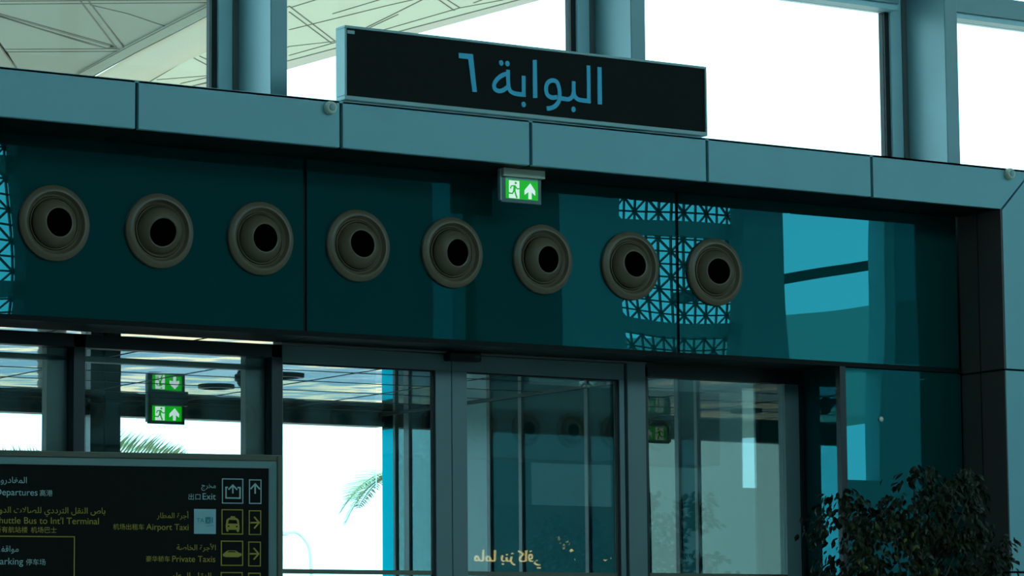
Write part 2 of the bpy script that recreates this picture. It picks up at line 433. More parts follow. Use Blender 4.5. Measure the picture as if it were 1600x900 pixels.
for a, b in zip(cols, cols[1:]):
    box('transom', a + .105, b - .115, YG - .12, YG + .05, TZ0, TZ1, M['column'], wf, .003)
    box('transom_edge', a + .105, b - .115, YG - .10, YG + .05, TZ0 - .035, TZ0, M['mullion'], wf)
    box('glass_pane', a + .045, b - .150, YG, YG + .012, 4.62, TZ0 - .035, M['clear_high'], wf)
    box('glass_pane', a + .045, b - .150, YG, YG + .012, TZ1, 13.6, M['clear_high'], wf)
box('transom_line', cols[0], cols[-1], YG + .03, YG + .05, TZ1 + .11, TZ1 + .125, M['mullion'], wf)

# solid wall either side of the vestibule, below the curtain wall
for x0, x1 in ((-28, -4.9), (4.90, 40)):
    b = box('wall_side', x0, x1, .48, .7, 0, 4.62, M['hall_dark'])
    tag(b, 'dark lower wall left of the vestibule' if x0 < 0 else 'dark lower wall right of the portal frame', 'wall', kind='structure')

# ================================================================== PORTAL: fascia, reveal, spandrel
XL, XR = -4.8, 5.80
fa = empty('trim_1'); tag(fa, 'grey-blue metal fascia panels running over the gate', 'fascia', kind='structure')
g = .009
joints = [-3.6, -2.4, -1.2, 0, 1.2, 2.4, 3.6, 4.8]
edges = [XL] + joints
for a, b in zip(edges, edges[1:]):
    box('panel', a + g, b - g, -.40, -.37, ZB, ZT, M['fascia'], fa, .003)
prism('panel', [(4.8 + g, -.40, ZB), (XR - g * .6, -.40, ZB), (XR + (ZT - ZB) - g * .6, -.40, ZT), (4.8 + g, -.40, ZT)], (0, .03, 0), M['fascia'], fa)
box('backing', XL, XR + .2, -.372, -.30, ZB + .004, ZT - .004, M['fascia_gap'], fa)
for a, b in zip(edges + [4.8], joints + [XR]):
    if b > a: box('soffit_panel', a + .006, b - .006, -.37, -.01, ZB - .002, ZB + .012, M['soffit'], fa)
box('soffit_backing', XL, XR, -.37, .05, ZB + .013, ZB + .03, M['fascia_gap'], fa)
box('top_cover', XL, XR + .25, -.40, .30, ZT - .012, ZT, M['fascia'], fa)
sj = at(1569, 577, Y=-.4).z
sj2 = at(1577, 894, Y=-.4).z
rv = empty('trim_2'); tag(rv, 'right upright of the portal frame with inner reveal coloured dark for its shade', 'fascia', kind='structure')
H = ZT - ZB
prism('panel', [(XR + g * .6, -.40, ZB - g), (XR + g * .6, -.40, sj + .006), (XR + H, -.40, sj + .006), (XR + H, -.40, ZT - g)], (0, .03, 0), M['fascia'], rv)
box('panel', XR, XR + H, -.40, -.37, sj2 + .006, sj - .006, M['fascia'], rv, .002)
box('panel', XR, XR + H, -.40, -.37, 0, sj2 - .006, M['fascia'], rv, .002)
box('backing', XR + .02, XR + H, -.37, .3, 0, ZT - .02, M['fascia_gap'], rv)
for z0, z1 in ((sj + .006, ZB - .004), (sj2 + .006, sj - .006), (0, sj2 - .006)):
    box('reveal_panel', XR - .005, XR + .02, -.395, -.185, z0, z1, M['reveal'], rv)
    box('reveal_panel', XR - .002, XR + .02, -.172, .0, z0, z1, mat('shaded_brown_reveal_edge', (.12, .080, .070), .5) if 'shaded_brown_reveal_edge' not in bpy.data.materials else bpy.data.materials['shaded_brown_reveal_edge'], rv)  # rear reveal panel, shade likewise put into its brown

sp = empty('wall_portal'); tag(sp, 'dark teal painted glass spandrel above the doors', 'glass wall', kind='structure')
SJ = [XL, -1.255, 1.205, 3.668, XR - .01]
for a, b in zip(SJ, SJ[1:]):
    box('glass_panel', a + .011, b - .011, 0, .014, FZ + .02, ZB - .005, M['spandrel'], sp)
box('backing', XL, XR - .01, .015, .04, FZ + .01, ZB + .02, M['gasket'], sp)
box('bottom_rail', XL, XR - .012, -.006, .03, FZ - .005, FZ + .022, M['soffit'], sp)

# inner side of the spandrel wall with soffit and the vestibule ceiling
VX0, VX1, VY1, VC = -4.8, 4.85, 5.30, 3.51
s_ = empty('trim_3'); tag(s_, 'shallow dark soffit over the recessed doors', 'soffit', kind='structure')
for a, b in ((VX0, -1.2), (-1.2, 1.25), (1.25, 3.66), (3.66, VX1)):
    box('soffit_panel', a + .004, b - .004, .03, .36, FZ - .004, FZ + .01, M['soffit'], s_)
wi = box('wall_inner_header', VX0, VX1, .47, .50, VC - .06, VC + .9, M['wall_in']); tag(wi, 'inside face of the header wall carrying the inner nozzles', 'wall', kind='structure')

# ================================================================== FRONT GLAZING (plane Y = .40)
YD = .40
def rail(n, x0, x1, z0, z1, m, par, y0=YD - .03, y1=YD + .03): return box(n, x0, x1, y0, y1, z0, z1, m, par, .002)
# left window: three lights with dark outer frame and grey inner frame
w1 = empty('window_1'); tag(w1, 'fixed glazing left of the sliding doors behind the directory board', 'window', kind='structure')
ms = [VX0, -2.42, -1.20, .042, 1.222]
for x in ms:
    rail('mullion', x - .034, x + .034, 0, FZ - .02, M['dark_frame'], w1, YD - .06, YD + .02)
    rail('inner_mullion', x - .145, x + .0, 0, FZ - .03, M['alu_dim'], w1, YD + .03, YD + .09)
rail('head', VX0, 1.25, 3.340, 3.411, M['dark_frame'], w1, YD - .06, YD + .02)
rail('inner_head', VX0, 1.25, 3.275, 3.305, M['alu_dim'], w1, YD + .03, YD + .09)
rail('sill', VX0, 1.25, 0, .1, M['dark_frame'], w1)
rail('mid_rail', VX0, 1.2, 2.165, 2.200, M['dark_frame'], w1)
for a, b in zip(ms, ms[1:]):
    box('glass_pane', a + .034, b - .034, YD, YD + .01, .1, 3.340, M['clear'], w1)
# sliding doors
d1 = empty('door_1'); tag(d1, 'pair of tall glass sliding doors in grey aluminium frames', 'door', kind='structure')
DX = [1.263, 2.358, 3.543]
rail('head_track', 1.256, 3.69, 3.415, 3.45, M['alu_dim'], d1, YD - .05, YD + .05)
def leaf(x0, x1, sl, sr):
    lf = empty('door_leaf', parent=d1)
    rail('top_rail', x0, x1, 3.318, 3.412, M['alu'], lf)
    rail('stile', x0, x0 + sl, 0, 3.318, M['alu'], lf); rail('stile', x1 - sr, x1, 0, 3.318, M['alu'], lf)
    rail('bottom_rail', x0 + sl, x1 - sr, .01, .12, M['alu'], lf)
    rail('mid_rail', x0 + sl, x1 - sr, 2.172, 2.196, M['board_frame'], lf, YD - .012, YD + .02)
    box('glass_pane', x0 + sl, x1 - sr, YD + .004, YD + .012, .12, 3.318, M['clear'], lf)
    box('gasket', x1 - sr - .016, x1 - sr, YD - .02, YD + .002, .12, 3.318, M['gasket'], lf)
    box('gasket', x0 + sl, x1 - sr, YD - .02, YD + .002, 3.310, 3.318, M['gasket'], lf)
leaf(DX[0], DX[1] - .002, .012, .105)
leaf(DX[1] + .002, DX[2], .10, .036)
rail('jamb', DX[2] + .012, 3.684, 0, 3.415, M['alu'], d1, YD - .045, YD + .05)
rail('jamb', DX[2], DX[2] + .012, 0, 3.415, M['dark_frame'], d1, YD - .01, YD + .05)
# right fixed light
w2 = empty('window_2'); tag(w2, 'fixed glass light right of the sliding doors', 'window', kind='structure')
rail('frame', 3.684, 3.712, 0, 3.40, M['dark_frame'], w2)
rail('head', 3.684, 4.89, 3.345, 3.428, M['dark_frame'], w2)
rail('mullion', 4.735, 4.842, 0, 3.345, M['alu'], w2, YD - .01, YD + .06)
rail('frame', 4.842, 4.89, 0, 3.405, M['dark_frame'], w2, YD - .02, YD + .06)
rail('mid_rail', 3.712, 4.735, 2.172, 2.200, M['board_frame'], w2, YD - .012, YD + .02)
box('glass_pane', 3.712, 4.735, YD + .004, YD + .014, 0, 3.345, M['clear'], w2)
# return glass and right painted glass panel
w3 = empty('window_3'); tag(w3, 'dark teal glass return and panel between doors and portal upright', 'window', kind='structure')
box('return_glass', 4.87, 4.884, .03, YD - .03, 0, FZ - .01, M['spandrel'], w3)
box('corner_mullion', 4.84, 4.884, -.012, .03, 0, FZ - .006, M['dark_frame'], w3)
box('glass_panel', 4.886, XR - .012, 0, .014, 0, FZ - .012, M['spandrel'], w3)
box('backing', 4.889, XR - .012, .016, .47, 0, FZ + .01, M['gasket'], w3)
p = at(1376, 655, Y=0)
b = link('glass_fixing', lathe_mesh('glass_fixing', [(0, .012), (.012, .012), (.017, .006), (.017, 0)], 20), M['exit_bar'], w3); b.location = (p.x, 0, p.z)

# ================================================================== VESTIBULE
vc = empty('ceiling_vestibule'); tag(vc, 'polished metal tile ceiling of the glazed vestibule', 'ceiling', kind='structure')
txs = [VX0] + [.26 + .91 * k for k in range(-5, 6)]
tys = [.5, .68, 1.30, 1.91, 2.52, 3.14, 3.77, 4.39, 5.0, VY1]
tile = {}
for a, b in zip(txs, txs[1:]):
    if a >= VX1 - .01: continue
    b = min(b, VX1)
    for c, d in zip(tys, tys[1:]):
        box('ceiling_tile', a, b, c, d, VC, VC + .02, M['ceil'], vc)
for x in txs[1:-1]: box('joint_strip', x - .007, x + .007, .5, VY1, VC - .002, VC + .002, M['gasket'], vc)
for y in tys[1:-1]: box('joint_strip', VX0, VX1, y - .008, y + .008, VC - .002, VC + .002, M['gasket'], vc)
box('joint_strip', VX1 - .05, VX1, .5, VY1, VC - .012, VC, M['gasket'], vc)
box('ceiling_backing', VX0, VX1, .5, VY1, VC + .021, VC + .05, M['gasket'], vc)
rf = box('roof_vestibule', VX0, VX1 + .1, .5, VY1 + .3, 4.3, 4.4, M['wall_in']); tag(rf, 'flat roof slab of the vestibule', 'roof', kind='structure')
fw = empty('wall_far'); tag(fw, 'outer glazed wall of the vestibule with dark header', 'wall', kind='structure')
box('header', VX0, VX1, VY1, VY1 + .12, 3.425, 4.3, M['wall_in'], fw)
box('header_edge', VX0, VX1, VY1 - .03, VY1, 3.425, 3.455, M['alu_dim'], fw)
fm = [(-2.0, -1.77), (.25, .48), (2.47, 2.70)]
xa = VX0
for a, b in fm + [(4.80, VX1)]:
    box('glass_pane', xa, a, VY1 + .03, VY1 + .042, 0, 3.425, M['clear'], fw)
    if a < 4.7:
        box('mullion', a, a + .10, VY1 - .04, VY1 + .12, 0, VC - .004, M['outer_mull'], fw)
        box('mullion', b - .115, b, VY1 - .04, VY1 + .12, 0, VC - .004, M['outer_mull'], fw)
        box('pale_strip', a + .10, b - .115, VY1 + .02, VY1 + .06, 0, 3.425, M['mullion'], fw)
    xa = b
sw = empty('wall_vestibule_right'); tag(sw, 'teal glass side wall of the vestibule seen through the doors', 'wall', kind='structure')
ys = [(5.12, VY1, 'f'), (4.97, 5.09, 't'), (4.60, 4.90, 't'), (3.86, 4.56, 'c'), (3.46, 3.82, 'm'), (2.66, 3.42, 'm'), (2.04, 2.62, 'm'), (1.64, 2.0, 'g'), (1.43, 1.60, 'm'), (.5, 1.40, 'g')]
M['matt_teal'] = glass('dark_teal_side_glass', refl=(.2, .8, .85), ior=1.16, wave=.0006, back=(.004, .035, .034))
M['mirror_teal'] = glass('glossy_grey_side_glass', refl=(.95, .95, .80), ior=1.62, wave=.0012, wscale=1.6, back=(.004, .04, .04))
M['pale_side'] = mat('pale_side_panel', (.30, .50, .50), .4)
for a, b, k in ys:
    if k == 'f': box('side_pane', VX1 - .02, VX1, a, b, 3.40, VC, M['matt_teal'], sw)
    box('side_pane', VX1 - .02, VX1, a, b, 0, 3.40 if k == 'f' else VC, {'f': M['translucent'], 't': M['teal_glass'], 'm': M['matt_teal'], 'g': M['mirror_teal'], 'c': M['pale_side']}[k], sw)
for (a0, b0, _), (a1, b1, __) in zip(ys, ys[1:]):
    box('side_mullion', VX1 - .035, VX1, b1, a0, 0, VC, M['alu_dim'] if a0 > 5 else M['outer_mull'], sw)
wl2 = box('wall_vestibule_left', VX0 - .1, VX0, .0, VY1, 0, 4.3, M['wall_in']); tag(wl2, 'left side wall of the vestibule', 'wall', kind='structure')

# ================================================================== AIR NOZZLES
flange = lathe_mesh('flange', [(.197, 0), (.198, .012), (.195, .018), (.180, .027), (.168, .031), (.163, .031), (.160, .027), (.150, .012), (.1405, .006), (.1405, -.0), (.136, -.0)], 56)
ringm = lathe_mesh('seat_ring', [(.137, .002), (.1365, .010), (.133, .013), (.130, .004), (.129, -.001)], 56)
RB = .128
ballp = [(RB * math.cos(a), RB * math.sin(a) * .62) for a in [math.radians(t) for t in (0, 8, 16, 24, 32, 40, 46, 50)]]
rh = ballp[-1][0]; hh = ballp[-1][1]
ballm = lathe_mesh('ball', ballp + [(rh - .004, hh + .002), (rh - .009, hh - .004)], 56)
borem = lathe_mesh('bore', [(rh - .008, hh - .003), (rh - .012, hh - .02), (rh - .02, .012), (.0, .010)], 40)
def add_vanes():
    bm = bmesh.new()
    for k in range(4):
        a = k * math.pi / 4
        add_box(bm, -.055, .055, -.03, -.012, -.0012, .0012)
        for v in bm.verts[-8:]: v.co = Matrix.Rotation(a, 4, 'Y') @ v.co
    me = bpy.data.meshes.new('vanes'); bm.to_mesh(me); bm.free(); return me
vanem = None
def nozzle(x, y, z, ax, az, label, grp, back=False):
    r = empty('air_nozzle', (x, y, z), math.pi if back else 0); tag(r, label, 'air nozzle', grp)
    f_ = link('flange', flange, M['nozzle'], r); sharpen(f_, 24)
    link('seat_ring', ringm, M['nozzle'], r)
    b_ = link('ball', ballm, M['nozzle'], r); b_.rotation_euler = (az, 0, ax)
    h_ = link('bore', borem, M['hole'], b_)
    return r
aims = [(.10, 0), (-.05, .22), (.05, .03), (.0, -.10), (.12, .08), (.12, .08), (.0, -.10), (-.12, 0)]
ordn = ['leftmost round warm-grey air nozzle on the spandrel glass', 'round air nozzle with its opening turned down, second from left',
        'third round air nozzle from left, beside the left glass joint', 'fourth round air nozzle from left, just right of the glass joint',
        'fifth round air nozzle from left, below left of the exit sign', 'sixth round air nozzle from left, below right of the exit sign',
        'seventh round air nozzle from left, left of the right glass joint', 'rightmost round air nozzle, just right of the right glass joint']
for i in range(8):
    nozzle(-.272 + .6005 * i, 0, 3.933, aims[i][0], aims[i][1], ordn[i], 'air nozzles in a row over the gate')
YB = -14.6
bx0 = at(-60, 640, Y=.8 - YB).x; zn = at(195, 643, Y=.8 - YB).z
bk = box('hanging_bulkhead', bx0 - .5, bx0 + 9.5, YB - .5, YB, zn - .34, zn + .5, M['wall_in']); tag(bk, 'dark hanging bulkhead behind the viewer, mirrored faintly in the glazing', 'bulkhead', kind='structure')
for i in range(15):
    nozzle(bx0 + .2 + .6005 * i, YB, zn, 0, 0, 'air nozzle in the row mirrored faintly in the lower glazing', 'mirrored air nozzles', True)

# ================================================================== SENSORS ON THE FASCIA AND DOOR
capm = lathe_mesh('sensor_cap', [(.034, 0), (.035, .012), (.032, .030), (.026, .037), (.020, .038)], 28)
lensm = lathe_mesh('sensor_lens', [(.020, .0375), (.018, .041), (0, .043)], 24)
for (px_, py_, lab) in ((517, 169, 'small round sensor on the fascia just left of the gate sign'), (1578, 272, 'small round sensor at the mitred right corner of the fascia')):
    q = at(px_ - 3, py_, Y=-.4)
    r = empty('round_sensor', (q.x, -.4, q.z)); tag(r, lab, 'sensor', 'round fascia sensors')
    link('cap', capm, M['exit_bar'], r); link('lens', lensm, M['board_bevel'], r)
q = at(728, 556, Y=.3)
r = empty('door_sensor', (q.x, YD - .05, q.z - .03)); tag(r, 'black motion sensor bar above the sliding doors', 'sensor')
bm = bmesh.new(); add_box(bm, -.108, .108, -.05, .02, 0, .052, .008); from_bm('housing', bm, M['black'], r)
bm = bmesh.new(); add_box(bm, .06, .092, -.053, -.049, .022, .034); from_bm('lens', bm, M['exit_plate'], r)
bm = bmesh.new(); add_box(bm, -.09, .07, -.02, .02, .052, .062); from_bm('mount', bm, M['dark_frame'], r)

# ================================================================== GATE SIGN
gx0, gx1, gz0, gz1 = 1.213, 3.592, 4.648, 5.048
gs = empty('gate_sign', (1.2, -.40, 4.64)); tag(gs, 'long black gate sign with blue Arabic lettering above the fascia', 'sign')
def part(o): o.data.transform(Matrix.Translation(-o.parent.location)); return o
part(box('sign_face', gx0 + .012, gx1 - .012, -.408, -.33, gz0 + .022, gz1 - .014, M['black_sign'], gs))
for a in ((gx0, gx1, gz0, gz0 + .022), (gx0, gx1, gz1 - .014, gz1), (gx0, gx0 + .012, gz0 + .022, gz1 - .014), (gx1 - .012, gx1, gz0 + .022, gz1 - .014)):
    part(box('sign_frame', a[0], a[1], -.418, -.32, a[2], a[3], M['sign_edge'], gs, .002))
part(box('corner_label', gx0 + .02, gx0 + .065, -.4095, -.408, gz1 - .042, gz1 - .024, M['sign_edge'], gs))
G = Flat((0, -.408, 0), (1, 0, 0), (0, 0, 1)); G.h = .006
def g2(cx, cy): return G.px(680 + cx / 4.7375, 10 + cy / 4.7375)
def gp(*pts): return [g2(*q) for q in pts]
sw_ = .0245
def letter(): G.done('letter', M['sign_blue'], gs)
G.poly(gp((272, 632), (305, 635), (275, 355), (170, 345), (172, 383), (240, 392))); letter()
G.poly(gp((1199, 725), (1231, 727), (1227, 452), (1197, 450))); letter()
# lam-beh-waw joined
G.stroke(gp((1130, 439), (1132, 560), (1133, 705)), sw_)
G.stroke(smooth_curve(gp((1147, 703), (1090, 697), (1055, 690), (1030, 668), (1021, 630), (1021, 555)), 5), sw_)
G.stroke(smooth_curve(gp((1021, 630), (1010, 668), (985, 688), (950, 685), (905, 678)), 5), sw_)
ring = []
G.stroke(smooth_curve(gp((900, 672), (860, 676), (826, 655), (816, 610), (828, 568), (862, 549), (896, 562), (912, 605), (917, 650), (912, 700), (885, 738), (850, 754), (822, 756)), 5), sw_)
letter()
cx_, cy_ = g2(1020, 763); G.ellipse((cx_, cy_), .0145, .0155); letter()
G.poly(gp((720, 680), (752, 678), (748, 397), (718, 398))); letter()
# beh - teh marbuta
G.stroke(gp((651, 515), (651, 600), (651, 656)), sw_)
G.stroke(smooth_curve(gp((666, 655), (610, 650), (570, 640), (545, 615), (536, 560), (535, 470)), 5), sw_)
G.stroke(smooth_curve(gp((536, 498), (500, 508), (460, 535), (433, 575), (438, 612), (470, 628), (505, 618), (540, 590)), 5), sw_)
letter()
for c in ((485, 420), (531, 425), (651, 727)):
    cx_, cy_ = g2(*c); G.ellipse((cx_, cy_), .0145, .0155); letter()

# ================================================================== EXIT SIGNS
def exit_sign(lab, x0, x1, z0, z1, y, bar, s, mbar, mplate):
    """plate x0..x1 z0..z1 with a bracket bar above"""
    r = empty('exit_sign', ((x0 + x1) / 2, y, z1 + .04)); tag(r, lab, 'exit sign', 'green running-man exit signs')
    W_, H_ = x1 - x0, z1 - z0
    part(box('bracket', x0 + .01 * s, x1 + .012 * s, y - .03 * s, y + .03 * s, bar, bar + .045 * s, mbar, r, .002))
    part(box('hanger', x0 + .06 * s, x0 + .07 * s, y - .004, y + .004, z1, bar, M['exit_plate'], r))
    part(box('hanger', x1 - .05 * s, x1 - .04 * s, y - .004, y + .004, z1, bar, M['exit_plate'], r))
    part(box('plate', x0 + .006 * s, x1, y - .008 * s, y + .008 * s, z0, z1, mplate, r, .003 * s))
    part(box('side_edge', x0 - .002 * s, x0 + .007 * s, y - .013 * s, y + .013 * s, z0 + .01 * s, z1 + .02 * s, M['board_bevel'], r))
    gx_0, gx_1, gz_0, gz_1 = x0 + W_ * .13, x1 - W_ * .09, z0 + H_ * .14, z0 + H_ * .80
    part(box('lens_band', gx_0, gx_1, y - .0085 * s, y + .006 * s, gz_1, z0 + H_ * .88, M['board_bevel'], r))
    part(box('green_panel', gx_0, gx_1, y - .010 * s, y + .006 * s, gz_0, gz_1, M['green'], r))
    E_ = Flat((gx_0, y - .010 * s, gz_0), (1, 0, 0), (0, 0, 1)); E_.h = .0012
    w_, h_ = gx_1 - gx_0, gz_1 - gz_0
    q = lambda a, b: (a * w_, b * h_)
    E_.poly([q(.10, .03), q(.42, .03), q(.42, .95), q(.10, .95)]); E_.done('door_symbol', M['exit_white'], r)
    E_.poly([q(.72, .05), q(.80, .05), q(.80, .42), q(.91, .25), q(.91, .50), q(.76, .88), q(.58, .50), q(.58, .25), q(.70, .42), q(.70, .05)][::1])
    E_.done('arrow_symbol', M['exit_white'], r)
    E_.h = .0022
    E_.ellipse(q(.305, .83), .035 * w_, .065 * h_, 12)
    E_.poly([q(.24, .72), q(.31, .70), q(.30, .45), q(.22, .40)])
    lw = .035 * w_
    E_.stroke([q(.25, .68), q(.17, .66), q(.14, .52)], lw)
    E_.stroke([q(.29, .66), q(.35, .53), q(.42, .55)], lw)
    E_.stroke([q(.27, .45), q(.30, .25), q(.34, .05)], lw * 1.25)
    E_.stroke([q(.25, .44), q(.20, .27), q(.07, .28), q(.05, .18)], lw * 1.2)
    E_.done('runner_symbol', M['green'], r)
    return r
a = at(780, 270, Y=-.25); b = at(845, 321, Y=-.25)
exit_sign('lit green exit sign hanging under the fascia below the gate sign', a.x, b.x, at(845, 321, Y=-.25).z, at(845, 276, Y=-.25).z, -.25, ZB - .047, 1.0, M['exit_bar'], M['exit_plate'])
a = at(229, 632, Y=4.75); b = at(288, 664, Y=4.75)
exit_sign('lit green exit sign hanging inside the vestibule behind the left glazing', a.x, b.x, b.z, at(288, 629, Y=4.75).z, 4.75, VC - .05, 1.1, M['wall_in'], M['exit_plate'])

# vestibule ceiling fittings
q = at(338, 604, Z=VC)
r = empty('downlight', (q.x, q.y, VC)); tag(r, 'dark recessed downlight ring in the vestibule ceiling', 'downlight')
link('trim_ring', lathe_mesh('trim_ring', [(.12, 0), (.12, -.012), (.09, -.016), (.085, -.004)], 32, 'Z'), M['black'], r)
link('reflector', lathe_mesh('reflector', [(.086, -.005), (.04, -.002), (0, -.002)], 32, 'Z'), M['hole'], r)
q = at(446, 587, Z=VC)
r = empty('downlight', (q.x, q.y, VC)); tag(r, 'dark recessed downlight ring in the ceiling just inside the left door', 'downlight')
link('trim_ring', bpy.data.meshes['trim_ring'], M['black'], r); link('reflector', bpy.data.meshes['reflector'], M['hole'], r)
q = at(380, 590, Z=VC)
r = empty('dome_camera', (q.x, q.y, VC)); tag(r, 'small dark dome camera on the vestibule ceiling', 'camera')
link('base', lathe_mesh('dome_base', [(.055, 0), (.055, -.02), (.045, -.025)], 24, 'Z'), M['black'], r)
link('dome', lathe_mesh('dome', [(.040, -.024), (.038, -.04), (.028, -.056), (.012, -.064), (0, -.065)], 24, 'Z'), M['black'], r)

# ================================================================== DIRECTORY BOARD
ANG = math.radians(-11)
BU = Vector((math.cos(ANG), math.sin(ANG), 0))
BO = at(438, 712, Y=-4.5)
bdw = 2.3
bo = empty('directory_board', (BO.x - BU.x * bdw / 2, BO.y - BU.y * bdw / 2, 0), ANG)
tag(bo, 'free-standing black directory board with white and gold signs in the left foreground', 'sign board')
top = BO.z
hx = bdw / 2
def bbox(name, x0, x1, y0, y1, z0, z1, m, bev=0.): return box(name, x0, x1, y0, y1, z0, z1, m, bo, bev)
bbox('face_panel', -hx + .03, hx - .03, -.01, .05, .35, top - .035, M['black_sign'])
bbox('back_panel', -hx + .01, hx - .01, .05, .10, .2, top - .01, M['board_frame'])
fo, fi = .024, .049
for s in (-1, 1):
    x0, x1 = (hx - fo, hx) if s > 0 else (-hx, -hx + fo)
    bbox('frame_bar', x0, x1, -.035, .10, .0, top, M['board_frame'], .004)
bbox('frame_bar', -hx + fo, hx - fo, -.035, .10, top - fo, top, M['board_frame'], .004)
bbox('frame_bar', -hx + fo, hx - fo, -.035, .10, .25, .35, M['board_frame'], .004)
def bevel_bar(p):  # sloped inner trim
    bm = bmesh.new(); v = [bm.verts.new(q) for q in p]; bm.faces.new(v)
    r_ = bmesh.ops.extrude_face_region(bm, geom=bm.faces[:]); 
    for e in r_['geom']:
        if isinstance(e, bmesh.types.BMVert): e.co.y += .012
    from_bm('inner_bevel', bm, M['board_bevel'], bo)
bevel_bar([(hx - fo, -.030, .35), (hx - fi, -.012, .35), (hx - fi, -.012, top - fi), (hx - fo, -.030, top - fo)])
bevel_bar([(-hx + fo, -.030, .35), (-hx + fi, -.012, .35), (-hx + fi, -.012, top - fi), (-hx + fo, -.030, top - fo)])
bevel_bar([(-hx + fo, -.030, top - fo), (-hx + fi, -.012, top - fi), (hx - fi, -.012, top - fi), (hx - fo, -.030, top - fo)])
bpy.context.view_layer.update()
Wm = bo.matrix_basis
B = Flat(Wm @ Vector((0, -.0105, 0)), BU, (0, 0, 1)); B.h = .0012
def bt(body, x0, x1, base, m): text_part('lettering', body, B, x0, x1, base, m, bo)
wht, gld = M['txt_white'], M['txt_gold']
bt(shape_ar('مخرج'), 314.5, 337, 762.5, wht)
bt('出口', 294.5, 313, 780.3, wht); bt('Exit', 316.5, 337, 780.6, wht)
bt(shape_ar('أجرة المطار'), 245, 294.5, 809.5, gld)
bt('机场出租车', 176.6, 225, 827, gld); bt('Airport Taxi', 228.5, 294.5, 828, gld)
bt(shape_ar('الأجرة الخاصة'), 276, 337, 859.5, gld)
bt('豪华轿车', 228, 265.5, 877, gld); bt('Private Taxis', 269, 336.3, 878, gld)
bt(shape_ar('المغادرون'), -8, 41.8, 754.5, wht)
bt('Departures', -7, 58.5, 774, wht); bt('高港', 62, 82, 774.4, wht)
bt(shape_ar('باص النقل الترددي للصالات الدولية'), -16, 164.4, 801.8, gld)
bt("Shuttle Bus to Int'l Terminal", -8, 154.4, 818.5, gld)
bt('所有航站楼', -8, 43, 831.5, gld); bt('机场巴士', 48, 88.4, 832, gld)
bt(shape_ar('مواقف'), -6, 29, 862, wht)
bt('Parking', -7, 36, 882, wht); bt('停车场', 40.5, 71, 882.3, wht)
bt(shape_ar('النقل العام'), 268, 330, 905, gld)
def fr(x0, y0, x1, y1, m, t=.0035):
    a = B.px(x0, y1); b = B.px(x1, y0); B.frame(a[0], a[1], b[0], b[1], t); B.done('icon_frame', m, bo)
for x0, y0, x1, y1, m in ((346.7, 748, 380, 786.7, wht), (389, 749.3, 408.4, 787.2, wht), (346, 796, 379.7, 835, gld), (388.6, 797.5, 408, 835.8, gld),
                          (345, 845, 379.7, 884, gld), (387.8, 846.4, 407.5, 885, gld), (344.8, 894, 379, 933, gld), (387.6, 895, 407.2, 934, gld), (-120, 838, 117, 960, gld)):
    fr(x0, y0, x1, y1, m)
def bp(*pts): return [B.px(*q) for q in pts]
tt = .0062
B.stroke(bp((353, 764), (352, 764), (352, 778), (375, 778), (375, 764)), .001)
B.bm = bmesh.new()
for s in (bp((356, 761.5), (352.5, 761.5)), bp((353, 760.5), (353, 779)), bp((352, 778), (376, 778.5)), bp((375, 779.5), (375, 761)), bp((375.5, 762), (371, 761.8)),
          bp((363.7, 757.5), (363.7, 771)), bp((357, 765), (364.2, 757.6)), bp((363.2, 757.6), (370.5, 765.3))): B.stroke(s, tt * .85)
B.done('exit_icon', wht, bo)
for s in (bp((398.6, 755.5), (398.6, 771.5)), bp((391.5, 764), (399.2, 755.6)), bp((398, 755.6), (406, 764.5))): B.stroke(s, tt * .9)
B.done('arrow_icon', wht, bo)
for y in (816.7, 865.3):
    dx = 0 if y < 840 else -.7
    for s in (bp((391 + dx, y), (405 + dx, y)), bp((397 + dx, y - 9), (405.3 + dx, y + .6)), bp((405.3 + dx, y - .6), (397 + dx, y + 9))): B.stroke(s, tt * .9)
    B.done('arrow_icon', gld, bo)
B.poly(bp((352.5, 822), (354, 812), (357, 809.5), (360, 808.8), (360.5, 806.5), (367, 806.8), (367.5, 809), (370, 809.7), (373, 812.5), (374, 822.5), (374, 826), (373, 831), (370, 831), (369.6, 828), (357, 827.6), (356.5, 830.6), (354, 830.4), (353, 826))[::-1])
B.done('taxi_icon', gld, bo)
B.h = .002
B.poly(bp((356, 818), (357.5, 812.2), (369.3, 812.6), (370.8, 818.4))[::-1]); B.ellipse(B.px(357, 822.3), .004, .003, 10); B.ellipse(B.px(369.8, 822.8), .004, .003, 10)
B.done('taxi_window', M['black_sign'], bo)
B.h = .0012
B.poly(bp((348, 866), (351, 863.5), (356, 860), (368, 860.3), (373, 863.5), (377.5, 865), (377.5, 868), (372, 870.5), (353, 870.3), (348.5, 869))[::-1])
B.done('limousine_icon', gld, bo)
B.h = .002
B.poly(bp((355, 862.8), (357, 861), (367, 861.2), (369, 863))[::-1]); B.done('limousine_window', M['black_sign'], bo)
B.h = .0012
a = B.px(303, 834); b = B.px(337.2, 795.6); B.quad(a, (b[0], a[1]), b, (a[0], b[1])); B.done('logo_panel', M['logo_panel'], bo)
B2 = Flat(Wm @ Vector((0, -.0125, 0)), BU, (0, 0, 1))
text_part('logo_lettering', 'TA', B2, 307, 319, 816.5, M['logo_teal'], bo); a = B2.px(331, 817); b = B2.px(332.6, 808.5); B2.h = .0006; B2.quad(a, (b[0], a[1]), b, (a[0], b[1])); B2.done('logo_lettering', M['logo_teal'], bo)
B2.h = .0006; a = B2.px(321, 818); b = B2.px(329.3, 808); B2.quad(a, (b[0], a[1]), b, (a[0], b[1])); B2.done('logo_square', M['logo_teal'], bo)
B3 = Flat(Wm @ Vector((0, -.0135, 0)), BU, (0, 0, 1)); text_part('logo_lettering', 'X', B3, 322.5, 328, 816.7, M['logo_panel'], bo)
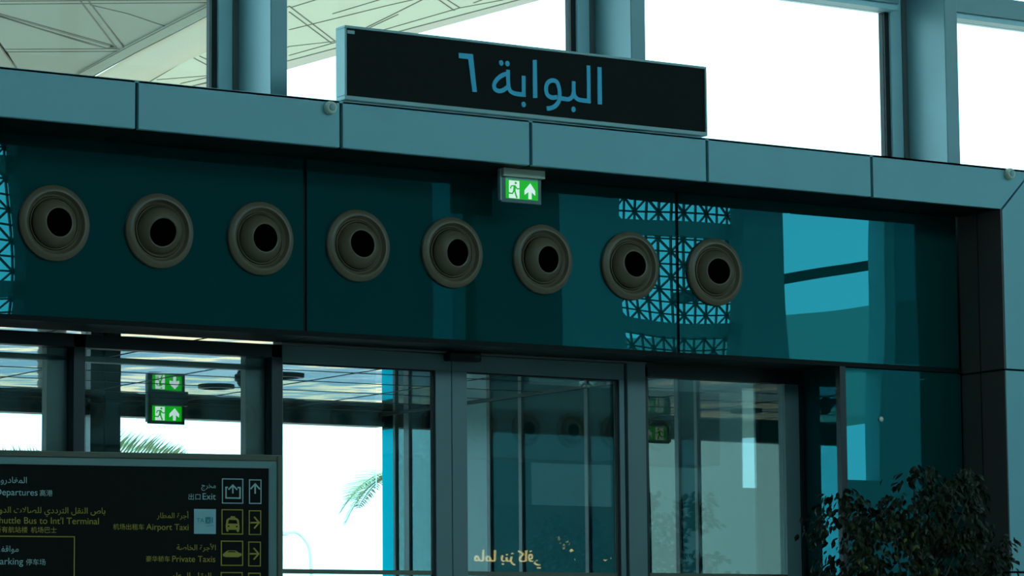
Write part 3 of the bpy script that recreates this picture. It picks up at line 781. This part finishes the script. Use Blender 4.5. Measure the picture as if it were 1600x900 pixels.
text_part('logo_lettering', shape_ar('تاكسي').replace('س', 'ﺴ'), B2, 322, 333, 822, M['logo_teal'], bo)

# ================================================================== TREE IN A POT
T = at(1430, 800, Y=-.95)
tr = empty('potted_ficus', (T.x, -.95, 0)); tag(tr, 'dark leafy ficus tree standing before the right portal upright', 'plant')
pot = link('pot', lathe_mesh('pot', [(.0, 0), (.20, 0), (.26, .5), (.275, .5), (.275, .54), (.25, .54), (.245, .48)], 32, 'Z'), M['pot'], tr); sharpen(pot)
link('soil', lathe_mesh('soil', [(.246, .49), (.12, .51), (0, .515)], 24, 'Z'), M['soil'], tr)
def L(px_, py_, dy=0.): q = at(px_, py_, Y=-.95 + dy); return Vector((q.x - T.x, dy, q.z))
clumps = [(L(1330, 850), .27, .26), (L(1318, 800, -.1), .15, .10), (L(1400, 860, -.15), .27, .28), (L(1440, 790, .05), .26, .20), (L(1428, 748), .14, .10), (L(1395, 800, .1), .14, .14),
          (L(1475, 810, -.1), .22, .22), (L(1500, 762, .1), .12, .10), (L(1515, 775, .05), .09, .07), (L(1490, 870, -.05), .27, .22), (L(1545, 880), .18, .13), (L(1560, 855), .09, .06),
          (L(1430, 960), .52, .35), (L(1350, 930), .30, .25), (L(1520, 950), .32, .25)]
trunk = [(0, 0, .5), (.02, .01, 1.0), (-.02, 0, 1.5), (0, .01, 2.0), (.01, 0, 2.5)]
tube('trunk', smooth_curve(trunk, 5), .035, M['bark'], tr, 8, .010)
bm = bmesh.new()
for c, rx, rz in clumps:
    s = Vector((0, 0, max(.9, c.z - .75 * Vector((c.x, c.y)).length - .25)))
    if s.z < c.z: add_tube(bm, [s, s.lerp(c, .5) + Vector((0, 0, -.03)), c], .013, 5, .004)
from_bm('branches', bm, M['bark'], tr, True)
def leaf_geo():
    pts = [(0, 0, 0), (.012, .014, -.002), (.034, .018, -.006), (.062, .0, -.016), (.034, -.018, -.006), (.012, -.014, -.002), (.034, 0, .003)]
    fs = [(0, 6, 1), (1, 6, 2), (2, 6, 3), (3, 6, 4), (4, 6, 5), (5, 6, 0)]
    return pts, fs
LP, LF = leaf_geo()
lme = bpy.data.meshes.new('leaf'); lme.from_pydata(LP, [], LF); lme.materials.append(M['leaf'])
lme2 = bpy.data.meshes.new('young_leaf'); lme2.from_pydata(LP, [], LF); lme2.materials.append(M['leaf_new'])
leaves = []
rng = random.Random(11)
for c, rx, rz in clumps:
    n = int(5200 * rx * rz * (1 if c.z > 2.1 else .5)) + 14
    twigs = [Vector((rng.gauss(0, 1), rng.gauss(0, 1), rng.gauss(0, 1))).normalized() for _ in range(max(6, n // 14))]
    for _ in range(n):
        tw = rng.choice(twigs)
        rad = rng.uniform(.35, 1.12) ** .6
        p = c + Vector((tw.x * rx * rad, tw.y * rx * rad, tw.z * rz * rad)) + Vector((rng.gauss(0, .03), rng.gauss(0, .03), rng.gauss(0, .025)))
        az = math.atan2(tw.y, tw.x) + rng.gauss(0, .9)
        leaves.append(Matrix.Translation(p) @ Matrix.Rotation(az, 4, 'Z') @ Matrix.Rotation(rng.uniform(.25, 1.25), 4, 'Y') @ Matrix.Rotation(rng.gauss(0, .6), 4, 'X') @ Matrix.Scale(rng.uniform(.55, 1.0), 4))
camL = CAM - Vector((T.x, -.95, 0))
def near(mt):
    p = mt.translation
    return (p - camL).length if p.z > 2.12 else 99
leaves.sort(key=near)
for i, mt in enumerate(leaves[:300]):
    o = bpy.data.objects.new('leaf', lme2 if i % 11 == 3 else lme); C.objects.link(o); o.parent = tr; o.matrix_local = mt
vv, ff = [], []
for mt in leaves[300:]:
    k = len(vv); vv += [mt @ Vector(q) for q in LP]; ff += [tuple(k + j for j in f) for f in LF]
me = bpy.data.meshes.new('foliage'); me.from_pydata([tuple(v) for v in vv], [], ff)
o = link('foliage', me, M['leaf'], tr); o['kind'] = 'stuff'

# ================================================================== PALMS, LAMP
def frond(length, droop, lift=0.):
    """arching frond along +X from the origin with leaflets either side; returns mesh"""
    bm = bmesh.new(); n = 40; spine = []
    for i in range(n + 1):
        t = i / n; spine.append(Vector((length * t * (1 - .12 * t * droop), 0, length * (.25 * t - droop * .55 * t * t))))
    add_tube(bm, spine[::4], .018, 5, .004)
    for i in range(3, n + 1):
        t = i / n; p = spine[i]
        d = (spine[i] - spine[i - 1]).normalized()
        ll = length * .27 * (math.sin(math.pi * min(1, .18 + .82 * t)) ** .6 * .8 + .2) * rng.uniform(.85, 1.1)
        for s in (-1, 1):
            dirv = (d * .75 + Vector((0, s * (.75 - .3 * lift), .25 + lift + rng.uniform(-.1, .1)))).normalized()
            e = p + dirv * ll + Vector((0, 0, -.10 * ll)); wv = d * .010 * (1 + length * .2)
            m_ = p.lerp(e, .4) + Vector((0, 0, .03 * ll))
            a = [bm.verts.new(q) for q in (p - wv * .5, p + wv * .5, m_ + wv, m_ - wv)]
            bm.faces.new(a); v = bm.verts.new(e); bm.faces.new((a[3], a[2], v))
    me = bpy.data.meshes.new('frond'); bm.to_mesh(me); bm.free(); me.materials.append(M['palm'])
    return me
def palm(lab, base, h, fronds, length):
    r = empty('palm_tree', base); tag(r, lab, 'palm tree', 'palms outside the far doors')
    bm = bmesh.new()
    add_tube(bm, [(0, 0, h * k / 12) for k in range(13)], .17, 10, .14)
    from_bm('trunk', bm, M['bark'], r, True)
    for az, droop, ln, *lf_ in fronds:
        o = link('frond', frond(ln, droop, *lf_), None, r); o.location = (0, 0, h); o.rotation_euler = (rng.gauss(0, .15), 0, az)
    return r
q = at(80, 712, Y=17)
base_az = -YAW
palm('palm tree whose frond tips rise behind the directory board', (q.x, q.y, 0), q.z - .1,
     [(base_az + .0, .45, 1.55, .7), (base_az + .9, .8, 1.6), (base_az + 1.9, .8, 1.6), (base_az + 2.8, .7, 1.6), (base_az - 2.3, .8, 1.6), (base_az - 1.3, .8, 1.6), (base_az - .6, 1.1, 1.5)], 1.7)
q = at(640, 745, Y=17)
palm('palm tree with a frond drooping left of the cyan side glass', (q.x, q.y, 0), q.z,
     [(base_az + math.pi, 1.25, .95), (base_az + math.pi + .35, 1.5, .95), (base_az + 2.2, .9, 1.2), (base_az - 2.2, .9, 1.2), (base_az - 1.2, .9, 1.2), (base_az, .8, 1.2), (base_az + 1.1, .8, 1.2)], 1.3)
q = at(488, 905, Y=45); hl = at(488, 868, Y=45).z
sl = empty('street_lamp', (q.x, q.y, 0)); tag(sl, 'thin pale street lamp with a curved arm far outside', 'street lamp')
k = at(447, 832, Y=45)
arm = [Vector((0, 0, 0)), Vector((0, 0, hl - 1)), Vector((-.05, 0, hl)), Vector(((k.x - q.x) * .25, 0, hl + (k.z - hl) * .62)), Vector(((k.x - q.x) * .6, 0, k.z)), Vector(((k.x - q.x), 0, k.z - .02))]
tube('pole', arm[:2], .05, M['lamp_post'], sl, 8, .04); tube('arm', smooth_curve(arm[1:], 5), .035, M['lamp_post'], sl, 6, .025)
bm = bmesh.new(); e = arm[-1]; add_box(bm, e.x - .30, e.x + .02, -.08, .08, e.z - .05, e.z + .04, .02); from_bm('lamp_head', bm, M['lamp_post'], sl)

# ================================================================== OUTDOOR CANOPY
ZC = 16.0
cn = empty('canopy'); tag(cn, 'white panelled canopy roof outside above the curtain wall', 'canopy')
def cz(px_, py_, z=ZC): return at(px_, py_, Z=z)
def canopy_panel(pts, z=ZC, name='canopy_panel', m=None): prism(name, [cz(x, y, z) for x, y in pts], (0, 0, .05), m or M['canopy'], cn)
canopy_panel([(-120, 2.5), (-120, -60), (420, -60), (372, -12), (337, -.5)])
canopy_panel([(-120, 7.5), (-120, 3.5), (337, .5), (330, 4)])
canopy_panel([(-50, 7.5), (127, 5.5), (180, 71.5)])
canopy_panel([(-60, 5), (-55, 8.5), (172, 73), (163, 76)])
canopy_panel([(-60, 9), (163, 76.5), (8, 77), (-40, 12)])
canopy_panel([(128, 5.5), (140, 5.5), (195, 76), (190, 79), (182, 73)])
canopy_panel([(8, 78), (185, 77), (188, 80.5), (12, 81)])
canopy_panel([(12, 82), (184, 81.5), (122, 116), (112, 126), (40, 126), (28, 109)])
canopy_panel([(141.5, 5), (329, 5), (196, 74)])
canopy_panel([(-120, -10), (-48, 10), (24, 107), (34, 128), (-120, 128)])
canopy_panel([(197, 75.5), (335, 4.5), (372, -14), (390, -8), (337, 17), (210, 83.5), (146, 119), (122, 134), (104, 130), (122, 117.5), (186, 82)], ZC - .06, 'rib_beam', M['canopy'])
# the hanging fold between the two roof units: a curved valance
bm = bmesh.new()
upper = smooth_curve([(118, 138), (150, 119), (210, 84.5), (270, 54), (337, 19), (400, -12)], 5)
lower = smooth_curve([(190, 150), (222, 127), (250, 104), (292, 78), (337, 59), (410, 22)], 5)
rows = []
for i, (u_, l_) in enumerate(zip(upper, lower)):
    A, D = cz(*u_), cz(*l_)
    rows.append([bm.verts.new(A.lerp(D, t) + Vector((0, 0, -.55 * math.sin(math.pi * t) ** 1.0 * (1 - .2 * t)))) for t in [k / 8 for k in range(9)]])
for a, b in zip(rows, rows[1:]):
    for k in range(8): bm.faces.new((a[k], a[k + 1], b[k + 1], b[k]))
from_bm('valance', bm, M['valance'], cn, True)
edge = lambda x: 95 - (x - 452) * .2645
canopy_panel([(190, 151), (222, 128), (250, 105), (292, 79), (337, 60), (410, 23), (520, -55), (1010, -60), (835, edge(835)), (452, edge(452)), (337, edge(337)), (215, edge(215))])
canopy_panel([(150, edge(150) + 1), (450, edge(450) + 1), (980, edge(980) + 1), (1010, edge(980) + 12), (850, edge(850) + 9), (600, edge(600) + 11), (450, edge(450) + 13), (150, edge(150) + 18)], ZC, 'edge_beam', M['canopy_edge'])
def seam(pts, wpx=1.5, z=ZC - .012):
    Fp = [cz(x, y, z) for x, y in pts]
    bm = bmesh.new()
    for a, b in zip(Fp, Fp[1:]):
        d = (b - a).normalized(); n = Vector((-d.y, d.x, 0)) * .0105 * wpx
        add_prism(bm, [a + n, b + n, b - n, a - n], (0, 0, .012))
    from_bm('seam', bm, M['canopy_seam'], cn)
for s in ([(-120, 3), (337, 0)], [(-120, 8), (337, 4.5)], [(-60, 5), (181, 72.5)], [(-60, 8.8), (168, 76.3)], [(8, 77.5), (184, 76.6)], [(10, 81.5), (196, 80.5)],
          [(124, 0), (181, 75)], [(137, 0), (196, 78.5)], [(-48, 10), (28, 110)],
          [(212, 83.5), (262, 45), (335, 35)] if False else [(141, 8), (200, 22), (262, 43)], [(452, 10), (524, 65)], [(452, 19), (518, 68)], [(452, 47), (606, 9), (650, -1)], [(452, 73), (524, 65)], [(452, 87), (527, 66)],
          [(571, 44), (618, 21), (662, -1)], [(577, 44), (622, 23)], [(684, -1), (710, 17)], [(697, -1), (719, 13)], [(600, 47), (718, 13), (809, -4)], [(455, 12), (520, -8)],
          [(234, 128), (299, 89), (335, 72), (452, 10)], [(299, 89), (333, 107), (450, 160)], [(312, 88), (337, 100)], [(245, 125), (335, 118), (452, 73)], [(282, 131), (335, 119)], [(304, 134), (335, 128)],
          [(520, 22), (600, -2)], [(740, 5), (765, -4)]):
    seam(s)
for s in ([(120, 117.5), (200, 74), (262, 42), (337, 4)], [(146, 119.5), (210, 84), (270, 53.5), (337, 18.5)]): seam(s, 1.3, ZC - .075)
seam([(215, edge(215)), (452, edge(452)), (980, edge(980))], 2.0)

prism('added_light_block', [cz(x, y, ZC) + Vector((0, 0, .12)) for x, y in ((-400, 150), (-400, -140), (520, -140), (400, -12), (337, 15), (150, 115), (110, 150))], (0, 0, .1), M['hall_dark'], cn)  # unseen opaque slab added to keep daylight off the left canopy panels

# ================================================================== CAFE SIGN OPPOSITE (seen mirrored in the right door leaf)
cf = empty('cafe_sign', (mxd(800), YO + .02, mzd(865, 800))); tag(cf, 'lit gold Arabic cafe sign mirrored in the right door glass', 'sign')
zc = mzd(872, 800)
xl, xr = mxd(735), mxd(840)
bd = box('backboard', xl - .3, mxd(960), YO, YO + .05, zc - .35, zc + .7, M['black'], cf); bd.data.transform(Matrix.Translation(-cf.location))
def cafe_text(body, x0, x1, zb):
    cu = bpy.data.curves.new('t', 'FONT'); cu.body = body; cu.size = .3; cu.extrude = .01
    tmp = bpy.data.objects.new('tmp', cu); C.objects.link(tmp); bpy.context.view_layer.update()
    me = bpy.data.meshes.new_from_object(tmp.evaluated_get(bpy.context.evaluated_depsgraph_get())); bpy.data.objects.remove(tmp)
    xs_ = [v.co.x for v in me.vertices]; lo, hi = min(xs_), max(xs_); k_ = (x1 - x0) / (hi - lo)
    # faces the hall (+Y): its right is -X
    for v in me.vertices:
        v.co = Vector((x1 - (v.co.x - lo) * k_, YO + .065 + v.co.z, zb + v.co.y * k_)) - cf.location
    me.name = 'lettering'; link('lettering', me, M['gold_lit'], cf)
cafe_text(shape_ar('ماما بنز كافي'), xl, xr, zc - .05)
for i, (dx, dz, rr) in enumerate([(0, .16, .05), (.10, .20, .035), (-.06, .26, .03), (.05, .05, .03), (.16, .10, .025), (.2, -.02, .02), (-.05, 0, .018), (.62, .06, .02), (.7, 0, .025), (.8, .02, .018)]):
    b = link('emblem_dot', lathe_mesh('emblem_dot', [(0, .02), (rr, .015), (rr, 0)], 10), M['gold_lit'], cf); b.location = (mxd(868) + dx - cf.location.x, .08, zc + dz - cf.location.z); b.rotation_euler = (0, 0, math.pi)
for px_ in (1155, 1203):
    x = mxd(px_); z = mzd(878, px_)
    r = empty('spotlight', (x, YO + .6, z + .25)); tag(r, 'small lit spotlight mirrored low in the right fixed glass, ' + ('left of its pair' if px_ < 1180 else 'right of its pair'), 'spotlight', 'hall spotlights')
    tube('stem', [(0, 0, .5), (0, 0, .1)], .012, M['black'], r)
    tube('can', [(0, 0, .13), (.0, .06, -.10)], .05, M['black'], r, 12)
    tube('lens', [(0, .06, -.101), (0, .0625, -.107)], .042, M['spot'], r, 12)
